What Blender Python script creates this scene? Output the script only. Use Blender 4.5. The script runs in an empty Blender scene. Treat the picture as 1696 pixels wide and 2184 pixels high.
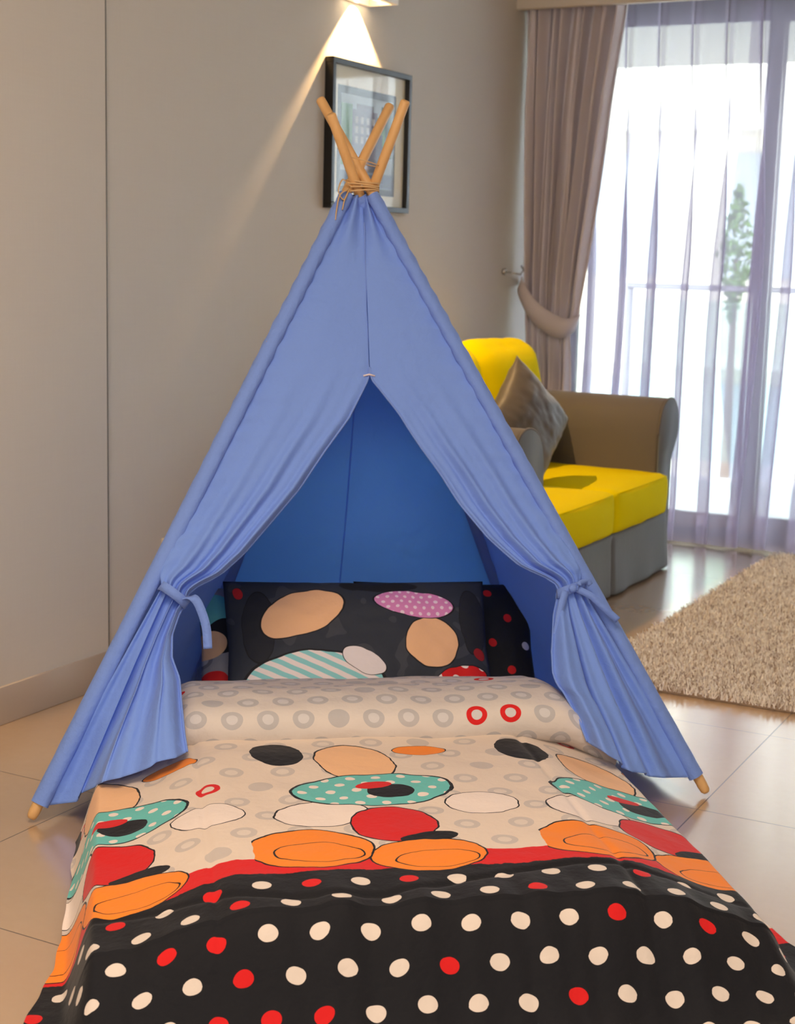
import bpy, bmesh, math, random
from mathutils import Vector, Matrix, noise
import numpy as np
random.seed(7)
PI = math.pi
SC = bpy.context.scene
COL = SC.collection

# ------------------------------------------------------------------ camera
cam = bpy.data.cameras.new('camera')
cam.sensor_fit = 'VERTICAL'; cam.sensor_height = 36.0; cam.lens = 36.0 * 3248.8 / 2184
cam.dof.use_dof = True; cam.dof.focus_distance = 3.05; cam.dof.aperture_fstop = 6.3
cam.clip_start = .05; cam.clip_end = 200
camo = bpy.data.objects.new('camera', cam); COL.objects.link(camo)
r_ = Vector((0.88190369, 0.47071007, 0.02603675))
u_ = Vector((-0.10032435, 0.13342612, 0.9859678))
f_ = Vector((-0.46063098, 0.87214076, -0.16489267))
mw = Matrix((r_, u_, -f_)).transposed().to_4x4(); mw.translation = (0, 0, 1.25)
camo.matrix_world = mw
SC.camera = camo

# ------------------------------------------------------------------ world, sun, lights, exposure
SC.view_settings.view_transform = 'Standard'; SC.view_settings.look = 'None'
SC.view_settings.gamma = 1.0; SC.view_settings.use_curve_mapping = False
SC.view_settings.exposure = 0.12
W = bpy.data.worlds.new('overcast_sky'); SC.world = W; W.use_nodes = True
bg = W.node_tree.nodes['Background']; bg.inputs[0].default_value = (.86, .93, 1.0, 1); bg.inputs[1].default_value = 11.8

def area(name, loc, rot, sx, sy, power, color):
    l = bpy.data.lights.new(name, 'AREA'); l.shape = 'RECTANGLE'; l.size = sx; l.size_y = sy
    l.energy = power; l.color = color
    o = bpy.data.objects.new(name, l); COL.objects.link(o); o.location = loc; o.rotation_euler = rot
    return o
area('fill_light_warm', (-.9, 1.0, 2.66), (0, 0, 0), 1.2, 1.2, 58, (1, .78, .58))  # added warm fill lamp, out of view, no fixture behind it
area('fill_light_room', (1.0, -1.4, 2.6), (math.radians(38), 0, math.radians(25)), 2.4, 2.0, 108, (1, .93, .86))  # added fill lamp behind the camera, tilted towards the tent

# ------------------------------------------------------------------ node helpers
def mat(name):
    m = bpy.data.materials.new(name); m.use_nodes = True
    nt = m.node_tree; return m, nt, nt.nodes['Principled BSDF']
def rgb(r, g, b):
    f = lambda c: (c / 255 / 12.92) if c / 255 <= .04045 else ((c / 255 + .055) / 1.055) ** 2.4
    return (f(r), f(g), f(b), 1)
class NB:
    def __init__(s, nt): s.nt = nt
    def n(s, t, **k):
        x = s.nt.nodes.new(t)
        for a, b in k.items(): setattr(x, a, b)
        return x
    def l(s, a, b): s.nt.links.new(a, b)
    def put(s, sock, v):
        if isinstance(v, bpy.types.NodeSocket): s.l(v, sock)
        else: sock.default_value = v
    def m(s, op, a, b=0.0, c=0.0):
        x = s.n('ShaderNodeMath', operation=op); s.put(x.inputs[0], a); s.put(x.inputs[1], b)
        if op in ('WRAP', 'MULTIPLY_ADD', 'SMOOTH_MIN'): s.put(x.inputs[2], c)
        return x.outputs[0]
    def v(s, op, a, b=(0, 0, 0)):
        x = s.n('ShaderNodeVectorMath', operation=op); s.put(x.inputs[0], a)
        if op == 'SCALE': s.put(x.inputs[3], b)
        elif op != 'LENGTH': s.put(x.inputs[1], b)
        return x.outputs['Value'] if op == 'LENGTH' else x.outputs[0]
    def mix(s, f, a, b):
        x = s.n('ShaderNodeMix', data_type='RGBA'); s.put(x.inputs[0], f); s.put(x.inputs[6], a); s.put(x.inputs[7], b)
        return x.outputs[2]
    def noise(s, vec, scale, detail=2.0, rough=.5, out=0):
        x = s.n('ShaderNodeTexNoise'); s.put(x.inputs['Vector'], vec); x.inputs['Scale'].default_value = scale
        x.inputs['Detail'].default_value = detail; x.inputs['Roughness'].default_value = rough
        return x.outputs[out]
    def bump(s, h, strength, dist, bs):
        x = s.n('ShaderNodeBump'); s.put(x.inputs['Height'], h); x.inputs['Strength'].default_value = strength
        x.inputs['Distance'].default_value = dist; s.l(x.outputs[0], bs.inputs['Normal'])
    def coord(s, which='Object'): return s.n('ShaderNodeTexCoord').outputs[which]
    def xy(s, vec):
        x = s.n('ShaderNodeSeparateXYZ'); s.put(x.inputs[0], vec); return x.outputs[0], x.outputs[1]
    def comb(s, a, b, c=0.0):
        x = s.n('ShaderNodeCombineXYZ'); s.put(x.inputs[0], a); s.put(x.inputs[1], b); s.put(x.inputs[2], c); return x.outputs[0]
    def ell(s, vec, c, r, ang=0.0):
        """normalised radius of an ellipse print"""
        d = s.v('SUBTRACT', vec, (c[0], c[1], 0))
        if ang:
            x = s.n('ShaderNodeVectorRotate', rotation_type='Z_AXIS'); s.put(x.inputs[0], d); x.inputs['Angle'].default_value = -ang
            d = x.outputs[0]
        return s.v('LENGTH', s.v('MULTIPLY', d, (1 / r[0], 1 / r[1], 0)))
    def lt(s, a, b): return s.m('LESS_THAN', a, b)
    def dots(s, vec, sx, sy, stagger=.5):
        """local coords within staggered cells, and the cell id"""
        x, y = s.xy(vec)
        yy = s.m('DIVIDE', y, sy); row = s.m('FLOOR', yy)
        xx = s.m('ADD', s.m('DIVIDE', x, sx), s.m('MULTIPLY', s.m('FLOORED_MODULO', row, 2.0), stagger))
        cx = s.m('FLOOR', xx)
        lx = s.m('MULTIPLY', s.m('SUBTRACT', s.m('FRACT', xx), .5), sx)
        ly = s.m('MULTIPLY', s.m('SUBTRACT', s.m('FRACT', yy), .5), sy)
        w = s.n('ShaderNodeTexWhiteNoise', noise_dimensions='2D'); s.l(s.comb(cx, row), w.inputs['Vector'])
        return s.comb(lx, ly), w.outputs['Value']

def plain(name, color, rough=.6, metal=0.0, bumpscale=None, bumpstr=.3, bumpdist=.001, var=0.0, sheen=0.0):
    m, nt, b = mat(name); nb = NB(nt)
    b.inputs['Base Color'].default_value = color; b.inputs['Roughness'].default_value = rough; b.inputs['Metallic'].default_value = metal
    if sheen: b.inputs['Sheen Weight'].default_value = sheen
    co = nb.coord()
    if bumpscale: nb.bump(nb.noise(co, bumpscale, 3), bumpstr, bumpdist, b)
    if var:
        d = tuple(c * (1 - var) for c in color[:3]) + (1,)
        nb.l(nb.mix(nb.noise(co, 9, 3), color, d), b.inputs['Base Color'])
    return m

def weave_height(nb, co, scale):
    a = nb.n('ShaderNodeTexWave'); a.inputs['Scale'].default_value = scale; nb.put(a.inputs['Vector'], co)
    c = nb.n('ShaderNodeTexWave', bands_direction='Z'); c.inputs['Scale'].default_value = scale; nb.put(c.inputs['Vector'], co)
    return nb.m('ADD', a.outputs['Fac'], c.outputs['Fac'])

def cloth(name, color, rough=.85, wr_scale=9, wr=.35, wrd=.006, trans=0.0, tcol=None, sheen=.15):
    m, nt, b = mat(name); nb = NB(nt); co = nb.coord()
    b.inputs['Base Color'].default_value = color; b.inputs['Roughness'].default_value = rough
    b.inputs['Sheen Weight'].default_value = sheen; b.inputs['Specular IOR Level'].default_value = .25
    h = nb.m('ADD', nb.m('ADD', nb.noise(co, wr_scale, 4, .55), nb.m('MULTIPLY', nb.noise(co, wr_scale * 3.7, 2), .22)), nb.m('MULTIPLY', nb.noise(co, 300, 1), .04))
    nb.bump(h, wr, wrd, b)
    if trans:
        t = nb.n('ShaderNodeBsdfTranslucent'); t.inputs[0].default_value = tcol or color
        mx = nb.n('ShaderNodeMixShader'); mx.inputs[0].default_value = trans
        nb.l(b.outputs[0], mx.inputs[1]); nb.l(t.outputs[0], mx.inputs[2])
        nb.l(mx.outputs[0], nt.nodes['Material Output'].inputs[0])
    return m

# ------------------------------------------------------------------ object helpers
def link(o, parent=None):
    COL.objects.link(o)
    if parent: o.parent = parent
    return o
def tag(o, label=None, cat=None, group=None, kind=None):
    if label: o['label'] = label
    if cat: o['category'] = cat
    if group: o['group'] = group
    if kind: o['kind'] = kind
    return o
def empty(name, loc, rz, label, cat, group=None):
    o = bpy.data.objects.new(name, None); COL.objects.link(o); o.location = loc; o.rotation_euler = (0, 0, rz)
    o.empty_display_size = .1
    return tag(o, label, cat, group)
def obj(name, bm, m, parent=None, smooth=True, mats=None):
    me = bpy.data.meshes.new(name); bm.to_mesh(me); bm.free()
    for x in (mats or [m]): me.materials.append(x)
    if smooth: me.polygons.foreach_set('use_smooth', [True] * len(me.polygons))
    o = bpy.data.objects.new(name, me)
    return link(o, parent)
def bx(bm, x0, x1, y0, y1, z0, z1, bev=0.0, seg=2, mi=0):
    t = bmesh.new(); bmesh.ops.create_cube(t, size=1)
    for v in t.verts:
        v.co = Vector(((x0 + x1) / 2 + v.co.x * (x1 - x0), (y0 + y1) / 2 + v.co.y * (y1 - y0), (z0 + z1) / 2 + v.co.z * (z1 - z0)))
    if bev: bmesh.ops.bevel(t, geom=t.edges[:], offset=bev, segments=seg, profile=.5, affect='EDGES')
    for f in t.faces: f.material_index = mi
    me = bpy.data.meshes.new('tmp'); t.to_mesh(me); t.free(); bm.from_mesh(me); bpy.data.meshes.remove(me)
def box(name, x0, x1, y0, y1, z0, z1, m, parent=None, bev=0.0, seg=2):
    bm = bmesh.new(); bx(bm, x0, x1, y0, y1, z0, z1, bev, seg); return obj(name, bm, m, parent, smooth=bev > 0)
def struct(o): o['kind'] = 'structure'; return o
def tube(bm, pts, rad, seg=12, cap=True, flat=1.0):
    """tube along points; rad float or list; flat squashes the second axis"""
    pts = [Vector(p) for p in pts]; n = len(pts)
    if not isinstance(rad, (list, tuple)): rad = [rad] * n
    t0 = (pts[1] - pts[0]).normalized()
    up = Vector((0, 0, 1)) if abs(t0.z) < .9 else Vector((0, 1, 0))
    sx = t0.cross(up).normalized(); rings = []
    for i in range(n):
        t = ((pts[min(i + 1, n - 1)] - pts[max(i - 1, 0)])).normalized()
        sx = (sx - t * sx.dot(t)).normalized(); sy = t.cross(sx)
        rings.append([bm.verts.new(pts[i] + sx * math.cos(2 * PI * k / seg) * rad[i] + sy * math.sin(2 * PI * k / seg) * rad[i] * flat) for k in range(seg)])
    for i in range(n - 1):
        for k in range(seg):
            bm.faces.new((rings[i][k], rings[i][(k + 1) % seg], rings[i + 1][(k + 1) % seg], rings[i + 1][k]))
    if cap:
        bm.faces.new(rings[0][::-1]); bm.faces.new(rings[-1])
def ribbon(bm, pts, width, wdir, thick=.0015):
    """flat strip along points; wdir = direction of its width"""
    pts = [Vector(p) for p in pts]; w = Vector(wdir).normalized()
    rows = []
    for i, p in enumerate(pts):
        t = (pts[min(i + 1, len(pts) - 1)] - pts[max(i - 1, 0)]).normalized()
        ww = (w - t * w.dot(t)).normalized(); nn = t.cross(ww) * thick
        rows.append([bm.verts.new(q) for q in (p - ww * width / 2 + nn, p + ww * width / 2 + nn, p + ww * width / 2 - nn, p - ww * width / 2 - nn)])
    for a, b in zip(rows, rows[1:]):
        for k in range(4): bm.faces.new((a[k], a[(k + 1) % 4], b[(k + 1) % 4], b[k]))
    bm.faces.new(rows[0][::-1]); bm.faces.new(rows[-1])
def grid(name, fn, nu, nv, m, parent=None, uv=None, thick=0.0, wrap=False):
    """surface fn(i/nu, j/nv) -> xyz ; uv(s,t)->(a,b)"""
    V = []; U = []
    for j in range(nv + 1):
        for i in range(nu + 1):
            s, t = i / nu, j / nv
            V.append(fn(s, t)); U.append(uv(s, t) if uv else (s, t))
    F = [(j * (nu + 1) + i, j * (nu + 1) + i + 1, (j + 1) * (nu + 1) + i + 1, (j + 1) * (nu + 1) + i) for j in range(nv) for i in range(nu)]
    me = bpy.data.meshes.new(name); me.from_pydata([tuple(v) for v in V], [], F)
    l = me.uv_layers.new(name='UVMap'); idx = [k for f in F for k in f]
    l.data.foreach_set('uv', [c for k in idx for c in U[k]])
    me.polygons.foreach_set('use_smooth', [True] * len(F)); me.materials.append(m); me.update()
    o = bpy.data.objects.new(name, me); link(o, parent)
    if thick:
        md = o.modifiers.new('thickness', 'SOLIDIFY'); md.thickness = thick; md.offset = 0
    return o
def sm(a, b, x):
    t = max(0., min(1., (x - a) / (b - a))); return t * t * (3 - 2 * t)
def lerp(a, b, t): return a + (b - a) * t
def interp(tab, x):
    """piecewise-linear table [(x,y)...] ascending in x"""
    if x <= tab[0][0]: return tab[0][1]
    for (a, b), (c, d) in zip(tab, tab[1:]):
        if x <= c: return b + (d - b) * (x - a) / (c - a)
    return tab[-1][1]
def path_at(pts, t):
    """point at fraction t of polyline length (2D/3D tuples)"""
    P = [Vector(p) for p in pts]; L = [(b - a).length for a, b in zip(P, P[1:])]; T = sum(L) * t
    for a, b, l in zip(P, P[1:], L):
        if T <= l: return a.lerp(b, T / l if l else 0)
        T -= l
    return P[-1].copy()
def catmull(pts, n):
    P = [Vector(p) for p in pts]; P = [2 * P[0] - P[1]] + P + [2 * P[-1] - P[-2]]; out = []
    for i in range(1, len(P) - 2):
        for k in range(n):
            t = k / n
            out.append(.5 * ((2 * P[i]) + (P[i + 1] - P[i - 1]) * t + (2 * P[i - 1] - 5 * P[i] + 4 * P[i + 1] - P[i + 2]) * t * t + (3 * P[i] - P[i - 1] - 3 * P[i + 1] + P[i + 2]) * t ** 3))
    out.append(P[-2]); return out
def nz(x, y, z=0.0): return noise.noise(Vector((x, y, z)))

# ------------------------------------------------------------------ shell materials
def wall_mat(name, c1):
    m, nt, b = mat(name); nb = NB(nt); co = nb.coord()
    x, y = nb.xy(co)
    v = nb.n('ShaderNodeSeparateXYZ'); nb.l(co, v.inputs[0])
    st = nb.noise(nb.comb(nb.m('MULTIPLY', v.outputs[1], 260), nb.m('MULTIPLY', v.outputs[2], 5)), 1.0, 2)
    st2 = nb.noise(nb.comb(nb.m('MULTIPLY', v.outputs[1], 5), nb.m('MULTIPLY', v.outputs[2], 260)), 1.0, 2)
    h = nb.m('ADD', st, st2)
    dark = tuple(c * .93 for c in c1[:3]) + (1,)
    nb.l(nb.mix(nb.m('MULTIPLY', h, .5), c1, dark), b.inputs['Base Color'])
    b.inputs['Roughness'].default_value = .75; nb.bump(h, .12, .001, b)
    return m
M_wall = wall_mat('woven_wallpaper', rgb(212, 206, 196))
M_ceil = plain('ceiling_paint', rgb(235, 232, 226), .9, bumpscale=60, bumpstr=.05)
M_skirt = plain('skirting_tile', rgb(186, 172, 158), .35, bumpscale=8, bumpstr=.03, var=.06)

def floor_mat():
    m, nt, b = mat('polished_beige_tile'); nb = NB(nt); co = nb.coord()
    x, y = nb.xy(co)
    def joint(c, off, size):
        f = nb.m('FRACT', nb.m('DIVIDE', nb.m('SUBTRACT', c, off), size))
        d = nb.m('MULTIPLY', nb.m('MINIMUM', f, nb.m('SUBTRACT', 1.0, f)), size)
        return nb.lt(d, .0016)
    j = nb.m('MAXIMUM', joint(x, -2.171, .611), joint(y, 2.02, .656))
    base = nb.mix(nb.noise(co, 2.2, 5, .6), rgb(186, 156, 124), rgb(202, 176, 146))
    base = nb.mix(nb.m('MULTIPLY', nb.noise(co, 45, 3), .25), base, rgb(176, 146, 114))
    nb.l(nb.mix(j, base, rgb(110, 92, 76)), b.inputs['Base Color'])
    b.inputs['Coat Weight'].default_value = 1.0; b.inputs['Coat Roughness'].default_value = .20; b.inputs['Coat IOR'].default_value = 1.6
    nb.l(nb.m('ADD', .19, nb.m('MULTIPLY', j, .5)), b.inputs['Roughness'])
    b.inputs['IOR'].default_value = 1.75; b.inputs['Specular IOR Level'].default_value = .6
    nb.bump(nb.m('SUBTRACT', 1.0, j), .25, .001, b)
    return m
M_floor = floor_mat()
WX = -2.726   # tiled skirting plane of the long wall

# ------------------------------------------------------------------ room shell
struct(box('floor', -3.1, 3.4, -3.2, 6.95, -.08, 0, M_floor))
struct(box('ceiling', -3.1, 3.4, -3.2, 7.0, 2.75, 2.85, M_ceil))
bm = bmesh.new(); bx(bm, -3.1, WX - .008, -3.2, 3.405, 0, 2.75); bx(bm, -3.1, WX - .03, 3.409, 7.0, 0, 2.75)
struct(obj('wall_left', bm, M_wall, smooth=False))
struct(box('wall_right', 3.3, 3.5, -3.2, 7.0, 0, 2.75, M_wall))
struct(box('wall_back', -3.1, 3.4, -3.4, -3.2, 0, 2.75, M_wall))
M_step_shadow = plain('step_shadow_tone', rgb(120, 118, 112), .6)
struct(box('wall_shadow_strip', WX - .03, WX - .0072, 3.404, 3.409, .104, 2.75, M_step_shadow))  # added dark strip, draws the thin shadow line at the wall step
def skirting(name, y0, y1, x):
    bm = bmesh.new(); bx(bm, x - .04, x, y0, y1, 0, .104, .002)
    return struct(obj(name, bm, M_skirt))
skirting('baseboard_left', -3.2, 2.66, WX); skirting('baseboard_left', 2.663, 3.42, WX); skirting('baseboard_left', 3.42, 6.9, WX - .016)
M_bulk = plain('bulkhead_paint', rgb(226, 218, 205), .7)
struct(box('trim_1', -2.76, 3.3, 6.18, 6.215, 2.304, 2.75, M_bulk, bev=.003))
M_dark = plain('dark_bronze_aluminium', rgb(46, 40, 38), .4, .3)
struct(box('trim_2', -2.76, 3.3, 6.80, 7.0, 2.36, 2.75, M_dark))

# ------------------------------------------------------------------ glass doors
m, nt, b = mat('clear_glass'); nb = NB(nt)
tr = nb.n('ShaderNodeBsdfTransparent'); tr.inputs[0].default_value = (.93, .97, .96, 1)
gl = nb.n('ShaderNodeBsdfGlossy'); gl.inputs['Roughness'].default_value = .02
lwt = nb.n('ShaderNodeLayerWeight'); lwt.inputs[0].default_value = .5
mx = nb.n('ShaderNodeMixShader'); nb.l(nb.m('ADD', .03, nb.m('MULTIPLY', nb.m('POWER', lwt.outputs['Facing'], 4.0), .3)), mx.inputs[0]); nb.l(tr.outputs[0], mx.inputs[1]); nb.l(gl.outputs[0], mx.inputs[2])
nb.l(mx.outputs[0], nt.nodes['Material Output'].inputs[0]); M_glass = m
def door_leaf(name, x0, x1, y):
    bm = bmesh.new(); w = .065
    for a in ((x0, x0 + w, .02, 2.36), (x1 - w, x1, .02, 2.36)): bx(bm, a[0], a[1], y - .02, y + .02, a[2], a[3], .003)
    bx(bm, x0 + w, x1 - w, y - .02, y + .02, .02, .115, .003); bx(bm, x0 + w, x1 - w, y - .02, y + .02, 2.31, 2.36, .003)
    d = obj(name, bm, M_dark); struct(d)
    g = box('glass_pane', x0 + w, x1 - w, y - .003, y + .003, .115, 2.31, M_glass, d)
    bm = bmesh.new(); bx(bm, x1 - .045, x1 - .02, y - .035, y - .02, .95, 1.15, .004); obj('door_handle', bm, M_dark, d)
    return d
door_leaf('door_1', -2.74, -1.776, 6.86); door_leaf('door_2', -1.84, -.86, 6.91)
door_leaf('door_3', -.92, .06, 6.86); door_leaf('door_4', 0.0, .98, 6.91)
struct(box('wall_far', .98, 3.4, 6.82, 7.0, 0, 2.4, M_wall))
struct(box('trim_3', -2.76, .98, 6.82, 6.95, 0, .022, M_dark))

# ------------------------------------------------------------------ outside the doors
M_terr = plain('terrace_stone', rgb(205, 205, 200), .7, bumpscale=20, var=.1)
o = box('terrace', -9, 9, 7.0, 9.1, -.1, -.03, M_terr); struct(o)
o = box('ground_outside', -30, 30, 9.1, 60, -3.2, -3.0, M_terr); struct(o)
M_soff = plain('soffit_paint', rgb(128, 123, 112), .8)
struct(box('balcony_soffit', -9, 9, 7.0, 9.1, 2.42, 2.8, M_soff))
ra = empty('balcony_railing', (-2, 9.0, 0), 0, 'glass balcony railing with thin metal handrail seen through the sheer curtain', 'railing')
M_rail = plain('rail_metal', rgb(120, 118, 122), .35, .8)
M_rglass, nt, b = mat('tinted_railing_glass'); nb = NB(nt)
tr = nb.n('ShaderNodeBsdfTransparent'); tr.inputs[0].default_value = (.86, .96, .95, 1)
mx = nb.n('ShaderNodeMixShader'); mx.inputs[0].default_value = .12; nb.l(tr.outputs[0], mx.inputs[1]); nb.l(b.outputs[0], mx.inputs[2]); nb.l(mx.outputs[0], nt.nodes['Material Output'].inputs[0])
box('handrail', -1.2, 5, -.025, .025, 1.10, 1.135, M_rail, ra, .008)
for k in range(5):
    box('post', -1.2 + k * 1.5, -1.16 + k * 1.5, -.02, .02, -.03, 1.10, M_rail, ra, .004)
    if k < 4: box('glass_panel', -1.14 + k * 1.5, .28 + k * 1.5, -.005, .005, .08, 1.04, M_rglass, ra)
M_bld = plain('pale_render', rgb(225, 218, 200), .8, bumpscale=5, var=.05)
M_bwin = plain('grey_window_glass', rgb(176, 184, 188), .25)  # one even pale grey for all panes
bd = empty('apartment_building', (-6, 20, -3), 0, 'pale apartment block across the street seen blurred through sheers', 'building')
box('wall', -2.2, 9, 0, 6, 0, 10, M_bld, bd)
for fz in range(3):
    for k in range(6):
        f = box('window', -1.6 + k * 1.8, -.6 + k * 1.8, -.05, .05, 1.1 + fz * 3, 2.7 + fz * 3, M_bwin, bd)
    box('balcony_slab', -2.3, 9, -.7, 0, 2.95 + fz * 3, 3.15 + fz * 3, M_bld, bd)
M_leaf = plain('bright_foliage', rgb(110, 150, 70), .7, bumpscale=20, var=.4)
M_bark = plain('bark', rgb(110, 92, 72), .9)
tr_ = empty('slender_tree', (-3.55, 12.6, -3), 0, 'slender green tree beyond the balcony railing', 'tree')
bm = bmesh.new(); tube(bm, [(0, 0, 0), (.02, 0, 2), (0, .02, 4.3)], [.06, .05, .02]); obj('trunk', bm, M_bark, tr_)
bm = bmesh.new()
for k in range(420):
    zz = random.uniform(3.8, 4.9); rr = .16 * (1 - abs(zz - 4.35) / .62) * random.random() ** .5; a = random.uniform(0, 2 * PI)
    c = Vector((rr * math.cos(a), rr * math.sin(a), zz)); d1 = Vector([random.uniform(-1, 1) for _ in range(3)]).normalized() * .05
    d2 = d1.cross(Vector([random.uniform(-1, 1) for _ in range(3)])).normalized() * .02
    bm.faces.new([bm.verts.new(c + q) for q in (-d1, d2, d1, -d2)])
obj('foliage', bm, M_leaf, tr_, smooth=False)

# ------------------------------------------------------------------ sheer curtain
m, nt, b = mat('sheer_voile'); nb = NB(nt)
b.inputs['Base Color'].default_value = rgb(214, 206, 220); b.inputs['Roughness'].default_value = .9
tl = nb.n('ShaderNodeBsdfTranslucent'); tl.inputs[0].default_value = rgb(158, 148, 172)
tr = nb.n('ShaderNodeBsdfTransparent'); tr.inputs[0].default_value = (.97, .96, .98, 1)
a1 = nb.n('ShaderNodeMixShader'); a1.inputs[0].default_value = .5; nb.l(b.outputs[0], a1.inputs[1]); nb.l(tl.outputs[0], a1.inputs[2])
lw = nb.n('ShaderNodeLayerWeight'); lw.inputs[0].default_value = .5
op = nb.m('MINIMUM', nb.m('ADD', .50, nb.m('MULTIPLY', nb.m('POWER', lw.outputs['Facing'], 1.5), .9)), .96)
a2 = nb.n('ShaderNodeMixShader'); nb.l(op, a2.inputs[0]); nb.l(tr.outputs[0], a2.inputs[1]); nb.l(a1.outputs[0], a2.inputs[2])
nb.l(a2.outputs[0], nt.nodes['Material Output'].inputs[0]); M_sheer = m
sh = empty('sheer_curtain', (0, 6.62, 0), 0, 'pale translucent pleated sheer curtain hanging in front of the glass doors', 'curtain')
PLE = .150
def sheer_fn(x0, x1, seed):
    def fn(s, t):
        x = x0 + (x1 - x0) * s; z = lerp(2.40, .012 + .01 * nz(x * 2, seed), t)
        ph = x / PLE * 2 * PI
        k = sm(0, .5, t)
        # sharp pinch pleats at the top, loosening into slanted wandering folds
        wander = k * (1.5 * nz(x * 1.6, seed, t * .9) + .7 * nz(x * 5, seed + 3, t * .5)) + t * .9
        pin = math.exp(-((((x / PLE + .5) % 1) - .5) / .10) ** 2)
        y = (1 - k) * (-.035 * pin) + k * (.030 * math.sin(ph + wander * 2.2) + .010 * math.sin(ph * 2.1 + 5 * wander + seed))
        xx = x + k * (.058 * math.cos(ph + wander * 2.2 + .6)) + .02 * nz(x * 2, t * 2, seed) * k
        return (xx, y, z)
    return fn
grid('sheer_panel', sheer_fn(-2.66, -1.80, 1.3), 420, 60, M_sheer, sh)
grid('sheer_panel', sheer_fn(-1.86, .9, 7.1), 1100, 60, M_sheer, sh)
struct(box('trim_4', -2.74, 3.2, 6.59, 6.63, 2.41, 2.44, M_dark))

# ------------------------------------------------------------------ heavy drape with tieback
M_drape = cloth('taupe_drape', rgb(226, 214, 214), .8, 14, .15, .003, trans=.12)
dr = empty('drape', (0, 6.275, 0), 0, 'taupe floor-length drape pulled to the wall with a fabric tieback', 'curtain')
ztie = .98
Ltab = [(0.0, -2.68), (.75, -2.685), (1.0, -2.705), (1.3, -2.71), (1.9, -2.735), (2.45, -2.745)]
Rtab = [(0.0, -2.46), (.45, -2.475), (.75, -2.478), (.93, -2.488), (1.02, -2.452), (1.2, -2.430), (1.57, -2.383), (1.95, -2.340), (2.29, -2.290), (2.45, -2.280)]
def drape_fn(s, t):
    z = lerp(2.45, .015, t)
    l = interp(Ltab, z); r = interp(Rtab, z)
    pinch = math.exp(-((z - ztie) / .16) ** 2)
    amp = lerp(.040, .016, pinch) * (1 if z > ztie else .8)
    g = s + .018 * math.sin(s * 31 + z * 2.0) * (1 - .5 * pinch)
    y = amp * math.sin(s * 2 * PI * 9.5 + .8 * nz(s * 4, z * .8)) + .35 * amp * math.sin(s * 2 * PI * 23 + z * 1.3)
    x = l + (r - l) * g + .006 * math.sin(s * 2 * PI * 15)
    return (x, y, z)
grid('drape_panel', drape_fn, 420, 90, M_drape, dr)
tb = catmull([(-2.745, .05, 1.165), (-2.70, -.055, 1.13), (-2.63, -.085, 1.045), (-2.55, -.080, .985), (-2.49, -.055, .965), (-2.462, 0, .985), (-2.49, .055, 1.0), (-2.6, .075, 1.06), (-2.70, .07, 1.14)], 8)
bm = bmesh.new()
n = len(tb); rows = []
for i, p in enumerate(tb):
    w = .03 + .055 * math.sin(PI * min(1, i / n * 1.15)) ** .8
    rows.append([bm.verts.new(p + Vector((0, 0, w * k)) + Vector((w * .35 * k, 0, 0))) for k in (-.5, 0, .5)])
for a, c in zip(rows, rows[1:]):
    for k in range(2): bm.faces.new((a[k], a[k + 1], c[k + 1], c[k]))
o = obj('tieback', bm, M_drape, dr); md = o.modifiers.new('t', 'SOLIDIFY'); md.thickness = .006
M_chrome = plain('brushed_steel', rgb(200, 198, 195), .25, 1.0)
hk = empty('curtain_hook', (-2.755, 6.14, 1.20), 0, 'small steel tieback hook on the wall beside the taupe drape', 'hook')
bm = bmesh.new(); tube(bm, [(0, 0, 0), (.012, 0, 0)], .014); obj('wall_plate', bm, M_chrome, hk)
bm = bmesh.new(); tube(bm, [(.01, 0, 0), (.05, .01, -.005), (.07, .03, -.01), (.075, .05, .01), (.06, .06, .028)], .0045, 8)
obj('hook_arm', bm, M_chrome, hk)

# ------------------------------------------------------------------ wall lamp
wl = empty('wall_lamp', (WX - .03, 4.79, 2.10), 0, 'lit white wall lamp above the framed picture casting a cone downwards', 'lamp')
M_lampw = plain('lamp_white', rgb(245, 240, 230), .4)
m, nt, b = mat('lamp_glow'); b.inputs['Emission Color'].default_value = (1, .82, .55, 1); b.inputs['Emission Strength'].default_value = 6; M_glow = m
bm = bmesh.new()
bx(bm, 0.0, .012, -.10, .10, .02, .16, .003)
bx(bm, .10, .125, -.10, .10, .02, .16, .006); bx(bm, 0, .125, -.10, -.09, .02, .16, .003); bx(bm, 0, .125, .09, .10, .02, .16, .003)
obj('shade', bm, M_lampw, wl)
box('diffuser', .05, .10, -.088, .088, .035, .045, M_glow, wl)
box('bulb_cup', .015, .05, -.035, .035, .08, .12, M_lampw, wl, .005)
sp = bpy.data.lights.new('wall_lamp_spot', 'SPOT'); sp.energy = 105; sp.color = (1, .62, .27); sp.spot_size = math.radians(95); sp.spot_blend = .22; sp.shadow_soft_size = .006
so = bpy.data.objects.new('wall_lamp_spot', sp); link(so, wl); so.location = (.030, 0, .040); so.rotation_euler = (0, math.radians(-3), 0)

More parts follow.
